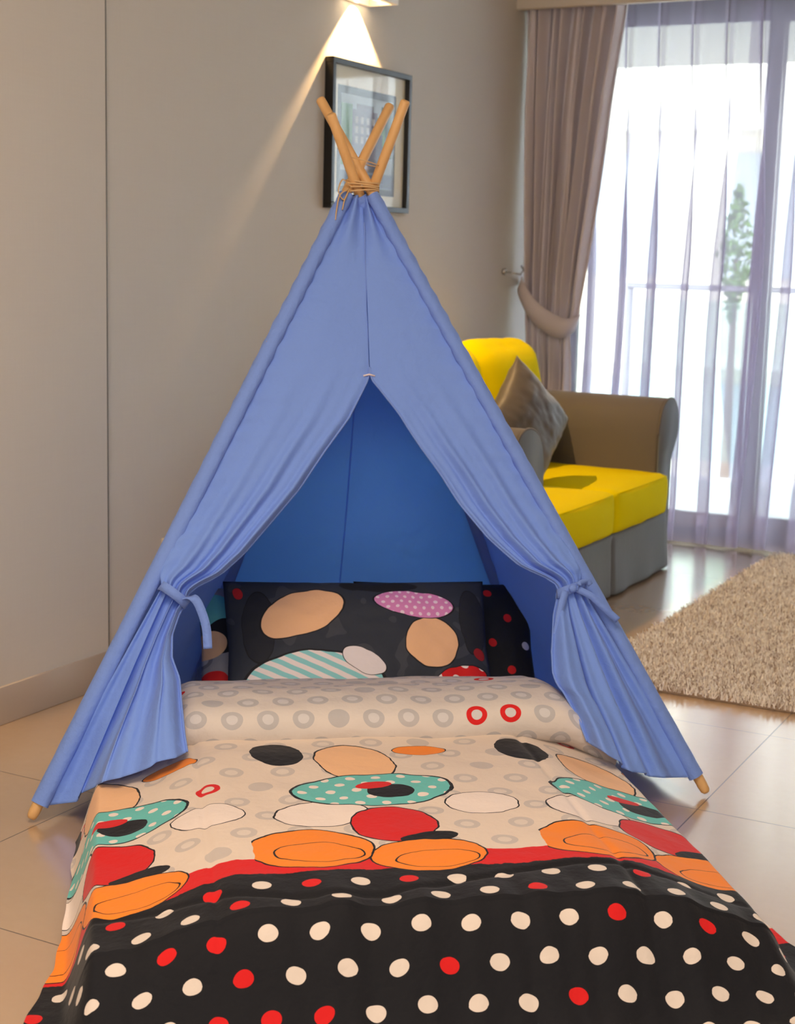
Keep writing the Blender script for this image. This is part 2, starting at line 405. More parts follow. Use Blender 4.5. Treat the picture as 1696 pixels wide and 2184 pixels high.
# ------------------------------------------------------------------ framed picture
pf = empty('framed_picture', (-2.752, 4.893, 1.665), 0, 'black-framed street picture with wide white mat on the wall', 'picture')
M_blk = plain('black_lacquer', rgb(22, 23, 24), .35)
hw, hh = .288, .252
bm = bmesh.new()
for a in ((-hw, hw, hh - .019, hh), (-hw, hw, -hh, -hh + .019), (-hw, -hw + .019, -hh + .019, hh - .019), (hw - .019, hw, -hh + .019, hh - .019)):
    bx(bm, -.004, .030, a[0], a[1], a[2], a[3], .001)
obj('frame', bm, M_blk, pf, smooth=False)
M_mat = plain('ivory_mat_board', rgb(250, 250, 228), .8)
box('mat_board', .004, .010, -hw + .019, hw - .019, -hh + .019, hh - .019, M_mat, pf)
PC = [rgb(70, 78, 74), rgb(176, 196, 202), rgb(96, 150, 84), rgb(104, 96, 108), rgb(84, 84, 92), rgb(128, 150, 170), rgb(190, 190, 186), rgb(60, 92, 66), rgb(150, 120, 110)]
pm = [plain('print_ink_%s' % n_, c, .7) for n_, c in zip('charcoal sky leaf plum slate blue stone pine brick'.split(), PC)]
bm = bmesh.new(); X = .0105
def card(y0, y1, z0, z1, mi, lv): bx(bm, X - .0005, X + lv * .00025, y0, y1, z0, z1, 0, 2, mi)
card(-.222, .200, -.195, .168, 0, 1); card(-.200, .178, -.172, .142, 1, 2)
card(-.198, -.12, -.10, .11, 2, 3); card(.09, .176, -.06, .12, 7, 3); card(.05, .12, -.02, .08, 2, 4)
card(-.12, .06, -.12, .095, 3, 5); card(-.09, .03, .095, .115, 3, 5)
for k in range(4):
    for q in range(3): card(-.10 + k * .04, -.08 + k * .04, -.02 + q * .034, .004 + q * .034, 6, 6)
card(-.12, .06, -.115, -.07, 4, 7); card(-.06, .0, -.115, -.075, 8, 8); card(-.198, .176, -.170, -.118, 5, 6)
card(-.05, .11, -.150, -.125, 4, 8); card(.06, .10, -.12, .02, 4, 7)
obj('print', bm, None, pf, smooth=False, mats=pm)
m, nt, b = mat('picture_glass'); nb = NB(nt)
tr = nb.n('ShaderNodeBsdfTransparent'); gl = nb.n('ShaderNodeBsdfGlossy'); gl.inputs['Roughness'].default_value = .03
lwt = nb.n('ShaderNodeLayerWeight'); lwt.inputs[0].default_value = .5
mx = nb.n('ShaderNodeMixShader'); nb.l(nb.m('ADD', .03, nb.m('MULTIPLY', nb.m('POWER', lwt.outputs['Facing'], 4.0), .3)), mx.inputs[0]); nb.l(tr.outputs[0], mx.inputs[1]); nb.l(gl.outputs[0], mx.inputs[2]); nb.l(mx.outputs[0], nt.nodes['Material Output'].inputs[0])
box('glass', .018, .020, -hw + .018, hw - .018, -hh + .018, hh - .018, m, pf)

# ------------------------------------------------------------------ wall socket
ws = empty('wall_socket', (WX - .028, 3.76, .345), 0, 'cream wall socket low on the wall, half hidden by the tent', 'socket')
M_sock = plain('socket_plastic', rgb(236, 220, 196), .4)
box('face_plate', -.002, .010, -.075, .075, -.045, .045, M_sock, ws, .003)
box('switch', .009, .014, .02, .045, -.015, .02, M_sock, ws, .002)

# ------------------------------------------------------------------ sofa
M_grey = cloth('grey_upholstery', rgb(100, 94, 88), .8, 30, .12, .002)
M_greyc = cloth('grey_slipcover', rgb(108, 112, 114), .8, 12, .3, .006)
M_yel = cloth('yellow_velvet', rgb(230, 208, 0), .9, 22, .3, .004, sheen=0)
M_yel.node_tree.nodes['Principled BSDF'].inputs['Specular IOR Level'].default_value = .06
sf = empty('sofa', (-2.3, 5.27, 0), 0, 'two-seat grey sofa with rolled arms and bright yellow cushions', 'sofa')
def prof_solid(name, prof, x0, x1, m, parent, bev=.015):
    bm = bmesh.new(); vs0 = [bm.verts.new((x0, y, z)) for y, z in prof]; vs1 = [bm.verts.new((x1, y, z)) for y, z in prof]
    n = len(prof)
    bm.faces.new(vs0); bm.faces.new(vs1[::-1])
    for i in range(n): bm.faces.new((vs0[i], vs1[i], vs1[(i + 1) % n], vs0[(i + 1) % n]))
    bmesh.ops.recalc_face_normals(bm, faces=bm.faces[:])
    e = [e for e in bm.edges if abs(e.verts[0].co.x - x1) < 1e-6 and abs(e.verts[1].co.x - x1) < 1e-6]
    bmesh.ops.bevel(bm, geom=e, offset=bev, segments=3, profile=.5, affect='EDGES')
    return obj(name, bm, m, parent)
def arm(sgn):
    base = [(.60, .06), (.60, .50), (.605, .60), (.63, .665), (.68, .702), (.74, .712), (.795, .695), (.832, .65), (.842, .60), (.832, .55), (.80, .505), (.775, .47), (.768, .40), (.768, .06)]
    pr = [(p.x * sgn, p.y) for p in catmull([(a, b_, 0) for a, b_ in base], 4)]
    prof = pr
    o = prof_solid('arm', prof, -.36, .375, M_grey, sf)
    bm = bmesh.new(); tube(bm, [(.375, y, z) for y, z in pr[6:-6]], .005, 6); obj('piping', bm, M_grey, o)
    bm = bmesh.new()   # slip-cover front facing of the arm
    q = [(p[0], p[1]) for p in pr]; c0 = [bm.verts.new((.3755, y, z)) for y, z in q]; c1 = [bm.verts.new((.380, y * .997 + .002 * sgn, z * .995)) for y, z in q]
    bm.faces.new(c0); bm.faces.new(c1[::-1])
    for i in range(len(q)): bm.faces.new((c0[i], c1[i], c1[(i + 1) % len(q)], c0[(i + 1) % len(q)]))
    bmesh.ops.recalc_face_normals(bm, faces=bm.faces[:]); obj('arm_front', bm, M_greyc, o)
arm(1); arm(-1)
# back rest, base and skirt
bm = bmesh.new(); bx(bm, -.40, -.27, -.80, .80, .06, .80, .05, 4); obj('back_rest', bm, M_grey, sf)
bm = bmesh.new(); bx(bm, -.38, .35, -.76, .76, .06, .24, .02, 3); obj('base', bm, M_grey, sf)
def skirt_fn(s, t):
    # runs along the front from near corner to far corner then round both ends
    L = [(-.35, -.77), (.30, -.785), (.372, -.76), (.385, -.70), (.385, 0), (.385, .70), (.372, .77), (.30, .795), (-.35, .78)]
    p = path_at([(a, b_, 0) for a, b_ in L], s)
    z = lerp(.245, .012, t)
    out = .012 * t + .006 * math.sin(s * 60) * t * t + .004 * nz(s * 14, t)
    d = Vector((p.x, p.y * .6, 0)).normalized()
    pleat = -.02 * math.exp(-((p.y - .085) / .012) ** 2) * (p.x > .3) * sm(0, .2, t)
    return (p.x + d.x * out + pleat, p.y + d.y * out, z)
grid('skirt', skirt_fn, 420, 16, M_greyc, sf, thick=.006)
def cushion(name, c, size, m, parent, rot=(0, 0, 0), puff=.35, n=20, e=.22, wr=.004, piping=True, seed=0):
    """soft upholstered block: rounded box with crowned faces"""
    bm = bmesh.new(); bmesh.ops.create_cube(bm, size=2); bmesh.ops.subdivide_edges(bm, edges=bm.edges[:], cuts=n, use_grid_fill=True)
    hx, hy, hz = [s / 2 for s in size]; R = Matrix.Rotation(rot[2], 3, 'Z') @ Matrix.Rotation(rot[1], 3, 'Y') @ Matrix.Rotation(rot[0], 3, 'X')
    rr = min(hx, hy, hz) * e
    for v in bm.verts:
        x, y, z = v.co
        px_, py_, pz_ = x * hx, y * hy, z * hz
        cx, cy, cz = [max(-h + rr, min(h - rr, q)) for q, h in ((px_, hx), (py_, hy), (pz_, hz))]
        d = Vector((px_ - cx, py_ - cy, pz_ - cz))
        if d.length > 0: d = d.normalized() * rr
        p = Vector((cx, cy, cz)) + d
        cr = lambda a, b_: (1 - a * a) * (1 - b_ * b_)
        p.x *= 1 + puff * .25 * cr(y, z) if hx > hz else 1 + puff * cr(y, z)
        p.y *= 1 + puff * .12 * cr(x, z)
        p.z *= 1 + puff * cr(x, y) if hz < hx else 1 + puff * .1 * cr(x, y)
        nn = noise.noise_vector(p * 9 + Vector((seed, 0, 0))) * wr
        v.co = R @ (p + nn) + Vector(c)
    return obj(name, bm, m, parent)
# seat cushions: near one and far one (T-shaped lips come forward of the arms)
for cy, w, sd in ((-.288, .60, 1), (.328, .615, 2)):
    o = cushion('seat_cushion', (.09, cy, .335), (.66, w, .165), M_yel, sf, puff=.28, seed=sd, e=.3)
    bm = bmesh.new()
    z_ = .335 + .073
    tube(bm, [(.412, cy - w / 2 + .02, z_ - .002), (.424, cy - w / 4, z_ + .003), (.427, cy, z_ + .004), (.424, cy + w / 4, z_ + .003), (.412, cy + w / 2 - .02, z_ - .002)], .004, 8)
    obj('piping', bm, M_yel, o)
for cy, sd in ((-.30, 5), (.235, 6)):
    def back_fn(s, t, cy=cy, sd=sd):
        return None
    o = cushion('back_cushion', (-.17, cy, .66), (.21, .56, .56), M_yel, sf, rot=(0, math.radians(-13), 0), puff=.36, e=.95, wr=.012, seed=sd)
# ------------------------------------------------------------------ throw pillow
def pillow(name, w, h, T, m, M4, parent=None, nu=40, nv=30, tag_=None, wr=.006, pinch=.05, seed=0, uvs=1.0):
    """two-sided pillow, local x=width y=height z=thickness"""
    V = []; U = []; F = []; idx = {}
    def P(i, j, side):
        a = 2 * i / nu - 1; b_ = 2 * j / nv - 1
        ed = (1 - abs(a) ** 2.6) * (1 - abs(b_) ** 2.6)
        x = a * w / 2 * (1 - pinch * (1 - b_ * b_) * abs(a) ** 3 * -0 - pinch * (1 - abs(b_)) * abs(a)); y = b_ * h / 2 * (1 - pinch * (1 - abs(a)) * abs(b_))
        z = side * T / 2 * max(ed, 0) ** .55 + wr * nz(a * 3 + seed, b_ * 3, side) * (1 if ed > 0 else 0) + wr * .6 * nz(a * 9 + seed, b_ * 7, side)* (1 if ed > 0 else 0)
        return (x, y, z)
    for side in (1, -1):
        for j in range(nv + 1):
            for i in range(nu + 1):
                border = i in (0, nu) or j in (0, nv)
                if border and side == -1: idx[(i, j, -1)] = idx[(i, j, 1)]; continue
                idx[(i, j, side)] = len(V); p = P(i, j, side); V.append(p); U.append((p[0] * uvs, p[1] * uvs) if side == 1 else (p[0], p[1] ))
        for j in range(nv):
            for i in range(nu):
                q = [idx[(i, j, side)], idx[(i + 1, j, side)], idx[(i + 1, j + 1, side)], idx[(i, j + 1, side)]]
                F.append(q if side == 1 else q[::-1])
    me = bpy.data.meshes.new(name); me.from_pydata(V, [], F); l = me.uv_layers.new(name='UVMap')
    l.data.foreach_set('uv', [c for f in F for k in f for c in U[k]])
    me.polygons.foreach_set('use_smooth', [True] * len(F)); me.materials.append(m)
    o = bpy.data.objects.new(name, me); link(o, parent); o.matrix_world = M4
    return o
def basis(xax, yax, loc):
    x = Vector(xax).normalized(); y = (Vector(yax) - x * Vector(yax).dot(x)).normalized(); z = x.cross(y)
    M = Matrix((x, y, z)).transposed().to_4x4(); M.translation = loc; return M
M_grp = cloth('grey_satin', rgb(92, 86, 80), .45, 16, .25, .004, sheen=.15)
hdir = Vector((.27, .96, 0)).normalized(); updir = Vector((-.22, .02, 1)).normalized()
o = pillow('throw_pillow', .36, .36, .15, M_grp, basis(hdir + updir, updir - hdir, (-2.215, 5.20, .655)), seed=4, pinch=.06)
tag(o, 'shiny grey square cushion standing on its corner on the sofa', 'cushion')

# ------------------------------------------------------------------ rug
rg = empty('rug', (-.75, 5.37, 0), 0, 'beige speckled shaggy rug on the tiles beside the sofa', 'rug')
RX0, RX1, RY0, RY1 = -.84, 1.25, -1.15, 1.16
M_rugb = plain('rug_backing', rgb(170, 145, 120), .95)
box('backing', RX0 + .01, RX1, RY0 + .01, RY1, .001, .012, M_rugb, rg)
m, nt, b = mat('shag_yarn'); nb = NB(nt)
at = nb.n('ShaderNodeAttribute', attribute_name='yarn')
cr = nb.n('ShaderNodeValToRGB'); nb.l(at.outputs['Fac'], cr.inputs[0]); e = cr.color_ramp.elements
e[0].color = rgb(158, 134, 116); e[1].color = rgb(255, 250, 238); x = e.new(.40); x.color = rgb(250, 242, 230)
nb.l(cr.outputs[0], b.inputs['Base Color']); b.inputs['Roughness'].default_value = .9
N = 115000; rng = np.random.default_rng(3)
tx = rng.uniform(RX0, RX1 - .75, N); ty = rng.uniform(RY0, RY1, N)
an = rng.uniform(0, 2 * PI, N); ln = rng.uniform(.012, .026, N); wd = rng.uniform(.0014, .003, N); tilt = rng.uniform(.2, .9, N); td = rng.uniform(0, 2 * PI, N)
base = np.stack([tx, ty, np.full(N, .008)], 1); wv = np.stack([np.cos(an) * wd, np.sin(an) * wd, 0 * an], 1)
tip = base + np.stack([np.cos(td) * np.sin(tilt) * ln, np.sin(td) * np.sin(tilt) * ln, np.cos(tilt) * ln + .004], 1)
Vv = np.stack([base - wv, base + wv, tip + wv * .7, tip - wv * .7], 1).reshape(-1, 3)
me = bpy.data.meshes.new('pile'); me.vertices.add(4 * N); me.vertices.foreach_set('co', Vv.ravel())
me.loops.add(4 * N); me.loops.foreach_set('vertex_index', np.arange(4 * N, dtype=np.int32))
me.polygons.add(N); me.polygons.foreach_set('loop_start', np.arange(0, 4 * N, 4, dtype=np.int32)); me.polygons.foreach_set('loop_total', np.full(N, 4, dtype=np.int32))
me.update(calc_edges=True); at_ = me.attributes.new('yarn', 'FLOAT', 'POINT'); at_.data.foreach_set('value', np.repeat(rng.random(N), 4).astype(np.float32))
me.materials.append(m); o = bpy.data.objects.new('pile', me); link(o, rg); o['kind'] = 'stuff'

# ------------------------------------------------------------------ play tent (local frame: x across the front, y towards the back)
TROT = math.atan2(.619, .785); TP = (-1.570, 2.938, 0)
M_tent = cloth('blue_cotton', rgb(134, 172, 252), .8, 8, .9, .013, trans=.2, tcol=rgb(90, 145, 250), sheen=.1)
M_tent2 = cloth('blue_cotton_hem', rgb(128, 162, 242), .85, 26, .9, .006, trans=.12, tcol=rgb(70, 120, 235), sheen=.1)
m, nt, b = mat('pine_wood'); nb = NB(nt); co = nb.coord()
mp = nb.n('ShaderNodeMapping'); mp.inputs['Scale'].default_value = (30, 30, 3); nb.l(co, mp.inputs[0])
nb.l(nb.mix(nb.noise(mp.outputs[0], 2, 4), rgb(232, 190, 132), rgb(206, 156, 96)), b.inputs['Base Color']); b.inputs['Roughness'].default_value = .5; M_pine = m
tent = empty('play_tent', TP, TROT, 'blue cotton teepee play tent on four wooden poles with tied-back door flaps', 'tent')
FEET = dict(FL=(-.791, 0, 0), FR=(.79, 0, 0), BL=(-.41, .98, 0), BR=(.63, 1.0, 0))
TIPS = dict(FL=(.076, .57, 1.623), FR=(-.101, .57, 1.631), BL=(.09, .435, 1.622), BR=(-.091, .435, 1.583))
PR = .0125
def pole_pt(k, z):
    f, t = Vector(FEET[k]), Vector(TIPS[k]); return f.lerp(t, z / t.z)
for k in FEET:
    bm = bmesh.new(); f, t = Vector(FEET[k]), Vector(TIPS[k]); d = (t - f).normalized(); f = f + d * .012
    pts = [f, f + d * .006, f + d * .018] + [f.lerp(t, q / 8) for q in range(1, 8)] + [t - d * .004, t]
    tube(bm, pts, [PR * .55, PR * .9, PR] + [PR] * 7 + [PR * .95, PR * .75], 20); obj('pole', bm, M_pine, tent)
ZC = 1.40
def sleeve(k, z0, z1):
    n = 60; c = Vector((0, .45, 0)); bm = bmesh.new(); rings = []; seg = 18
    ax = (Vector(TIPS[k]) - Vector(FEET[k])).normalized()
    outw = Vector((FEET[k][0], FEET[k][1] - .5, 0)); outw = (outw - ax * outw.dot(ax)).normalized(); side = ax.cross(outw)
    tan = side * (1 if k in ('FL', 'BR') else -1)
    for i in range(n + 1):
        t = i / n; p = pole_pt(k, lerp(z0, z1, t)); p0 = p - outw * .003
        w = lerp(.024, .020, t); th = lerp(.018, .0165, t)
        ring = []
        for q in range(seg):
            a = 2 * PI * q / seg
            wob = 1 + .07 * nz(t * 60, q * .6, ord(k[1])) + .09 * math.sin(t * 190 + q + 3 * nz(t * 8, 2)) * sm(.2, .8, t)
            ring.append(bm.verts.new(p0 + (side * math.cos(a) * w + outw * math.sin(a) * th) * wob))
        rings.append(ring)
    for i in range(n):
        for q in range(seg): bm.faces.new((rings[i][q], rings[i][(q + 1) % seg], rings[i + 1][(q + 1) % seg], rings[i + 1][q]))
    o = obj('pole_sleeve', bm, M_tent2, tent)
for k, z0 in (('FL', .040), ('FR', .048), ('BL', .03), ('BR', .03)): sleeve(k, z0, ZC)

NF = Vector((0, -.943, .331))
def front_pt(u, z, off): return Vector((u, .5 * z / 1.425, z)) + NF * off
LIN = [(.454, -.440), (.48, -.417), (.517, -.362), (.563, -.307), (.641, -.235), (.709, -.173), (.789, -.115), (.87, -.051), (.963, 0.0), (1.4, 0.0)]
RIN = [(.463, .440), (.493, .397), (.531, .342), (.591, .275), (.666, .215), (.741, .167), (.806, .118), (.882, .069), (.963, .003), (1.4, 0.0)]
LTIE = [(-.497, .488), (-.470, .467), (-.440, .454)]
RTIE = [(.492, .480), (.465, .472), (.440, .463)]
LLOW = [(.454, -.440), (.432, -.457), (.38, -.475), (.327, -.476), (.28, -.460), (.227, -.457), (.162, -.452), (.124, -.447)]
RLOW = [(.463, .440), (.409, .427), (.32, .420), (.269, .421), (.243, .430), (.224, .445), (.161, .475), (.11, .492)]
LHEM = [(-.765, .038), (-.692, .044), (-.644, .052), (-.590, .072), (-.532, .096), (-.512, .107), (-.463, .112), (-.447, .124)]
RHEM = [(.758, .046), (.663, .040), (.599, .050), (.567, .066), (.530, .088), (.492, .110)]
HEM3 = {-1: [(-.765, .013, .034), (-.693, .0, .045), (-.643, -.125, .125), (-.59, -.195, .160), (-.536, -.183, .176), (-.517, -.178, .184), (-.475, -.190, .195), (-.452, -.168, .200)],
        1: [(.757, .016, .045), (.649, -.028, .060), (.552, -.114, .105), (.506, -.151, .135), (.474, -.152, .155), (.440, -.125, .180)]}
TT = .66
def flap_fn(side):
    inn, tie, low, hem = (LIN, LTIE, LLOW, LHEM) if side < 0 else (RIN, RTIE, RLOW, RHEM)
    tie3 = [(a, b_, 0) for a, b_ in tie]; hem3 = [(a, b_, 0) for a, b_ in hem]
    lows = sorted(low); sd = 3.1 if side < 0 else 8.4
    def fn(s, t):
        if t <= TT:
            q = t / TT; tp = path_at(tie3, s)
            z = lerp(1.395, tp.y, q)
            outer = pole_pt('FL' if side < 0 else 'FR', z).x - side * .012
            if side * outer < .004: outer = side * .004
            inner = interp(inn, z if q < 1 else tp.y)
            if q > .93: u = lerp(lerp(outer, inner, s), tp.x, sm(.93, 1, q))
            else: u = lerp(outer, inner, s)
            gth = sm(.35, 1.0, q)
            # gathered folds fan out from the tie towards the inner hem
            ss = s ** 1.35
            f1 = math.sin(2 * PI * 3.1 * ss + sd + .8 * nz(s * 2, q * 2, sd)); f2 = math.sin(2 * PI * 5.7 * ss + sd * 2)
            off = gth * (.013 * f1 + .007 * f2) * (.25 + .75 * s) * sm(0, .12, s) + .012 * math.sin(PI * s) * q
            off += .006 * gth * nz(u * 6, z * 9, sd)
            # soft bunching just under the apex
            tp_ = 1 - sm(0, .22, q); off += .010 * tp_ * math.sin(s * 9 + sd) * sm(0, .3, s) - .006 * tp_ * s
            off += .005 * nz(u * 5 + sd, z * 4)
            off += .0032 * math.exp(-s * 5) * math.sin(z * 130 + 4 * nz(z * 5, sd)) * sm(0, .04, s) + .003 * nz(s * 3, z * 22, sd) * gth
            if s > .9: off -= .010 * sm(.9, 1, s) * sm(.45, .8, q)
            bul = .022 * sm(.75, 1, q)
            return front_pt(u, z, off + bul)
        q = (t - TT) / (1 - TT)
        a = path_at(tie3, s); h = path_at(HEM3[side], s)
        a3 = front_pt(a.x, a.y, .022); p = a3.lerp(h, q)
        z1 = lerp(tie[-1][1], hem[-1][1], q); ic = interp(lows, z1)
        lin = lerp(tie[-1][0], hem[-1][0], q); p.x += (ic - lin) * s ** 2.5
        A = lerp(.012, .030, sm(0, .7, q)) * (1 - .35 * q)
        ph = 2 * PI * 3.3 * s + sd + 1.0 * nz(s * 2.5, q * 1.2, sd)
        off = A * (math.sin(ph) + .35 * math.sin(2.3 * ph + 1)) * sm(0, .15, s) + .02 * q * s
        p.x += .35 * A * math.cos(ph) * sm(0, .2, s) * (1 - sm(.85, 1, s))
        off += .006 * nz(p.x * 14, p.z * 8, sd)
        p += NF * off
        p.z += .010 * q * s
        return p
    return fn
for side in (-1, 1):
    o = grid('door_flap', flap_fn(side), 150, 220, M_tent, tent, thick=.0014)
    # inner hem piping follows the free edge
    fn = flap_fn(side)
    bm = bmesh.new(); pts = [fn(1, t) + NF * .001 for t in [k / 90 for k in range(26, 91)]]
    tube(bm, pts, .0028, 6); obj('hem', bm, M_tent2, o)
bm = bmesh.new(); tube(bm, [front_pt(.0005 * math.sin(k), lerp(1.33, .968, k / 20), .0005 + .005 * nz(0, lerp(1.33, .968, k / 20) * 4)) for k in range(21)], .0016, 6)
obj('centre_seam', bm, M_tent2, tent)
M_tack = plain('white_bartack', rgb(225, 215, 225), .8)
bm = bmesh.new(); tube(bm, [front_pt(-.014, .966, .004), front_pt(0, .969, .006), front_pt(.014, .966, .004)], .0024, 6); o = obj('bartack', bm, M_tack, tent); o['label'] = 'small white stitched bartack at top of door slit'
# side and back panels
def panel_fn(ka, kb, sag, zb, seed):
    def fn(s, t):
        z = lerp(1.395, zb + .012 * nz(s * 5, seed), t)
        a, b_ = pole_pt(ka, z), pole_pt(kb, z); p = a.lerp(b_, s)
        inward = (Vector((0, .45, z)) - (a + b_) / 2); inward.z = 0
        inward = inward.normalized() if inward.length > 1e-4 else Vector((0, 0, 0))
        w = (a - b_).length
        p += inward * (sag * 4 * s * (1 - s) * w + .010 * nz(s * 4 * w + seed, z * 5) * min(1, w * 3) + .004 * nz(s * 20 * w, z * 22, seed) * min(1, w * 3))
        return p
    return fn
M_side = cloth('blue_cotton_side', rgb(136, 176, 246), .85, 8, .6, .010, trans=.5, tcol=rgb(150, 185, 252), sheen=.1)
grid('side_panel', panel_fn('FL', 'BL', .03, .035, 2.2), 50, 90, M_side, tent, thick=.0014)
grid('side_panel', panel_fn('FR', 'BR', .03, .03, 5.2), 50, 90, M_side, tent, thick=.0014)
M_back = cloth('blue_cotton_back', rgb(122, 176, 255), .85, 8, .9, .013, trans=.5, tcol=rgb(130, 190, 255), sheen=.05)
bp = grid('back_panel', panel_fn('BL', 'BR', -.015, .02, 9.2), 70, 90, M_back, tent, thick=.0014)
bfn = panel_fn('BL', 'BR', -.015, .02, 9.2)
bm = bmesh.new(); tube(bm, [bfn(.40 + .04 * (1 - k / 30), .15 + .85 * k / 30) + Vector((0, -.004, 0)) for k in range(31)], .002, 6); obj('centre_seam', bm, M_back, bp)
# ties
def tie(side):
    root = bpy.data.objects.new('tie_band', None); root.empty_display_size = .03; link(root, tent)
    bm = bmesh.new(); ext = .055
    if side < 0: A_, B_ = (-.497, .490), (-.443, .450)
    else: A_, B_ = (.500, .482), (.436, .462)
    cu = (A_[0] + B_[0]) / 2; cz = (A_[1] + B_[1]) / 2; du = (B_[0] - A_[0]) / 2 * 1.08; dz = (B_[1] - A_[1]) / 2 * 1.08
    pts = []
    for k in range(25):
        a = 2 * PI * k / 24; pts.append(front_pt(cu + du * math.cos(a), cz + dz * math.cos(a), .022 + .033 * math.sin(a)))
    ribbon(bm, pts, .022, Vector((dz, 0, -du)) if side < 0 else Vector((.1, 0, 1)), .0012)
    obj('band', bm, M_tent2, root)
    def rib(path, w, wd):
        bm = bmesh.new(); ribbon(bm, catmull([front_pt(*p) for p in path], 8), w, wd, .0010); obj('ribbon', bm, M_tent2, root)
    if side < 0:
        rib([(-.448, .462, .05), (-.425, .458, .062), (-.410, .432, .06), (-.399, .395, .055), (-.396, .352, .05)], .020, (1, 0, .15))
    else:
        rib([(.470, .470, .058), (.505, .452, .062), (.540, .423, .058), (.572, .398, .05)], .016, (.5, 0, .8))
        rib([(.445, .465, .058), (.432, .43, .060), (.420, .38, .058), (.410, .325, .052)], .017, (1, 0, -.1))
        rib([(.475, .466, .058), (.478, .480, .066), (.500, .486, .06), (.508, .478, .055)], .013, (.2, 0, 1))
        bm = bmesh.new(); bmesh.ops.create_uvsphere(bm, u_segments=12, v_segments=8, radius=.010); bmesh.ops.translate(bm, verts=bm.verts[:], vec=front_pt(.462, .470, .060)); obj('knot', bm, M_tent2, root)
    return root
tie(-1); tie(1)
# lashing at the crossing
M_cord = plain('cream_cord', rgb(214, 178, 130), .9)
lc = bpy.data.objects.new('lashing', None); lc.empty_display_size = .03; link(lc, tent)
bm = bmesh.new()
for q, zc in enumerate((1.408, 1.415, 1.422, 1.43)):
    c = Vector((.0, .5, zc)); tube(bm, [c + Vector((.040 * math.cos(a), .028 * math.sin(a), .003 * math.sin(a * 1.5 + q))) for a in [2 * PI * k / 32 for k in range(33)]], .0022, 6, cap=False)
c = Vector((0, .5, 1.478)); tube(bm, [c + Vector((.040 * math.cos(a), .045 * math.sin(a), -.010 * math.cos(a))) for a in [2 * PI * k / 32 for k in range(33)]], .0014, 6, cap=False)
obj('cord', bm, M_cord, lc)
bm = bmesh.new()
ribbon(bm, catmull([(-.036, .475, 1.418), (-.055, .462, 1.432), (-.066, .458, 1.405), (-.052, .462, 1.385), (-.038, .472, 1.408)], 8), .008, (0, 1, .3), .001)
ribbon(bm, catmull([(-.040, .470, 1.412), (-.062, .46, 1.395), (-.070, .455, 1.36), (-.073, .452, 1.335)], 8), .008, (0, 1, .2), .001)
ribbon(bm, catmull([(-.038, .470, 1.41), (-.050, .46, 1.385), (-.056, .455, 1.36)], 8), .007, (0, 1, .2), .001)
obj('bow', bm, M_cord, lc)

# ------------------------------------------------------------------ bedding (same local frame as the tent)
LM = Matrix.Translation(TP) @ Matrix.Rotation(TROT, 4, 'Z')
def place(o): o.matrix_world = LM; return o
M_sheet, nt, b = mat('grey_spotted_sheet'); nb = NB(nt); co = nb.coord(); b.inputs['Roughness'].default_value = .85
lv, rnd = nb.dots(co, .10, .09)
nb.l(nb.mix(nb.m('MULTIPLY', nb.lt(nb.v('LENGTH', lv), .026), .5), rgb(150, 152, 160), rgb(200, 200, 205)), b.inputs['Base Color']); nb.bump(nb.noise(co, 14, 3), .3, .005, b)
bm = bmesh.new(); bx(bm, -.385, .385, -.86, .90, .004, .135, .045, 4)
o = place(obj('mattress', bm, M_sheet)); tag(o, 'low single mattress in a grey spotted sheet under the duvet, half inside the tent', 'mattress')

UL, UR = -.40, .36
def hprof(u):      # height profile across the bed, 1 on top of the mattress
    if u < -.38: return (1 - .34 * sm(0, .24, -.38 - u)) * (1 - sm(.632, .69, -u))
    if u > .24: return (1 - .40 * sm(0, .30, u - .24)) * (1 - sm(.505, .585, u))
    return 1.
H0, NE = .185, -.945
def nprof(n):
    if n > NE: return 1.
    d = NE - n
    return max(0., 1 - sm(-.02, .15, d)) if d < .15 else 0.
def duvet_z(u, n):
    z = .016 + H0 * hprof(u) * nprof(n)
    top = hprof(u) * nprof(n)
    z += .006 * top * nz(u * 3, n * 3, 1) + .005 * nz(u * 7, n * 7, 2) + .0025 * nz(u * 16, n * 13, 3)
    # quilting: soft channel grooves
    for gx in (-.435, .29): z -= .005 * math.exp(-((u - gx) / .008) ** 2) * top
    z -= .006 * math.exp(-((n - (-.865 + .04 * math.sin(u * 7))) / .008) ** 2) * top
    # crinkles running down the foot end
    fe = sm(-.78, -1.0, n); z += fe * (.012 * nz(u * 15, n * 2.2, 4) + .004 * nz(u * 34, n * 3, 5))
    fr = .002 + .004 * abs(nz(u * 9, n * 9, 6)) * (1 - top); return z + fr * (1 - top)
def edges(n):
    e = interp([(-1.4, .82), (-.95, .75), (-.75, .705), (-.45, .69), (-.17, .685), (-.10, .60), (.3, .58)], n); e2 = interp([(-1.4, .76), (-1.0, .68), (-.80, .625), (-.5, .60), (.3, .588)], n)
    return -e - .006 * nz(n * 12, 3), e2 + .006 * nz(n * 10, 9)
NV, NU = 330, 300
n_tab = []
ns = []
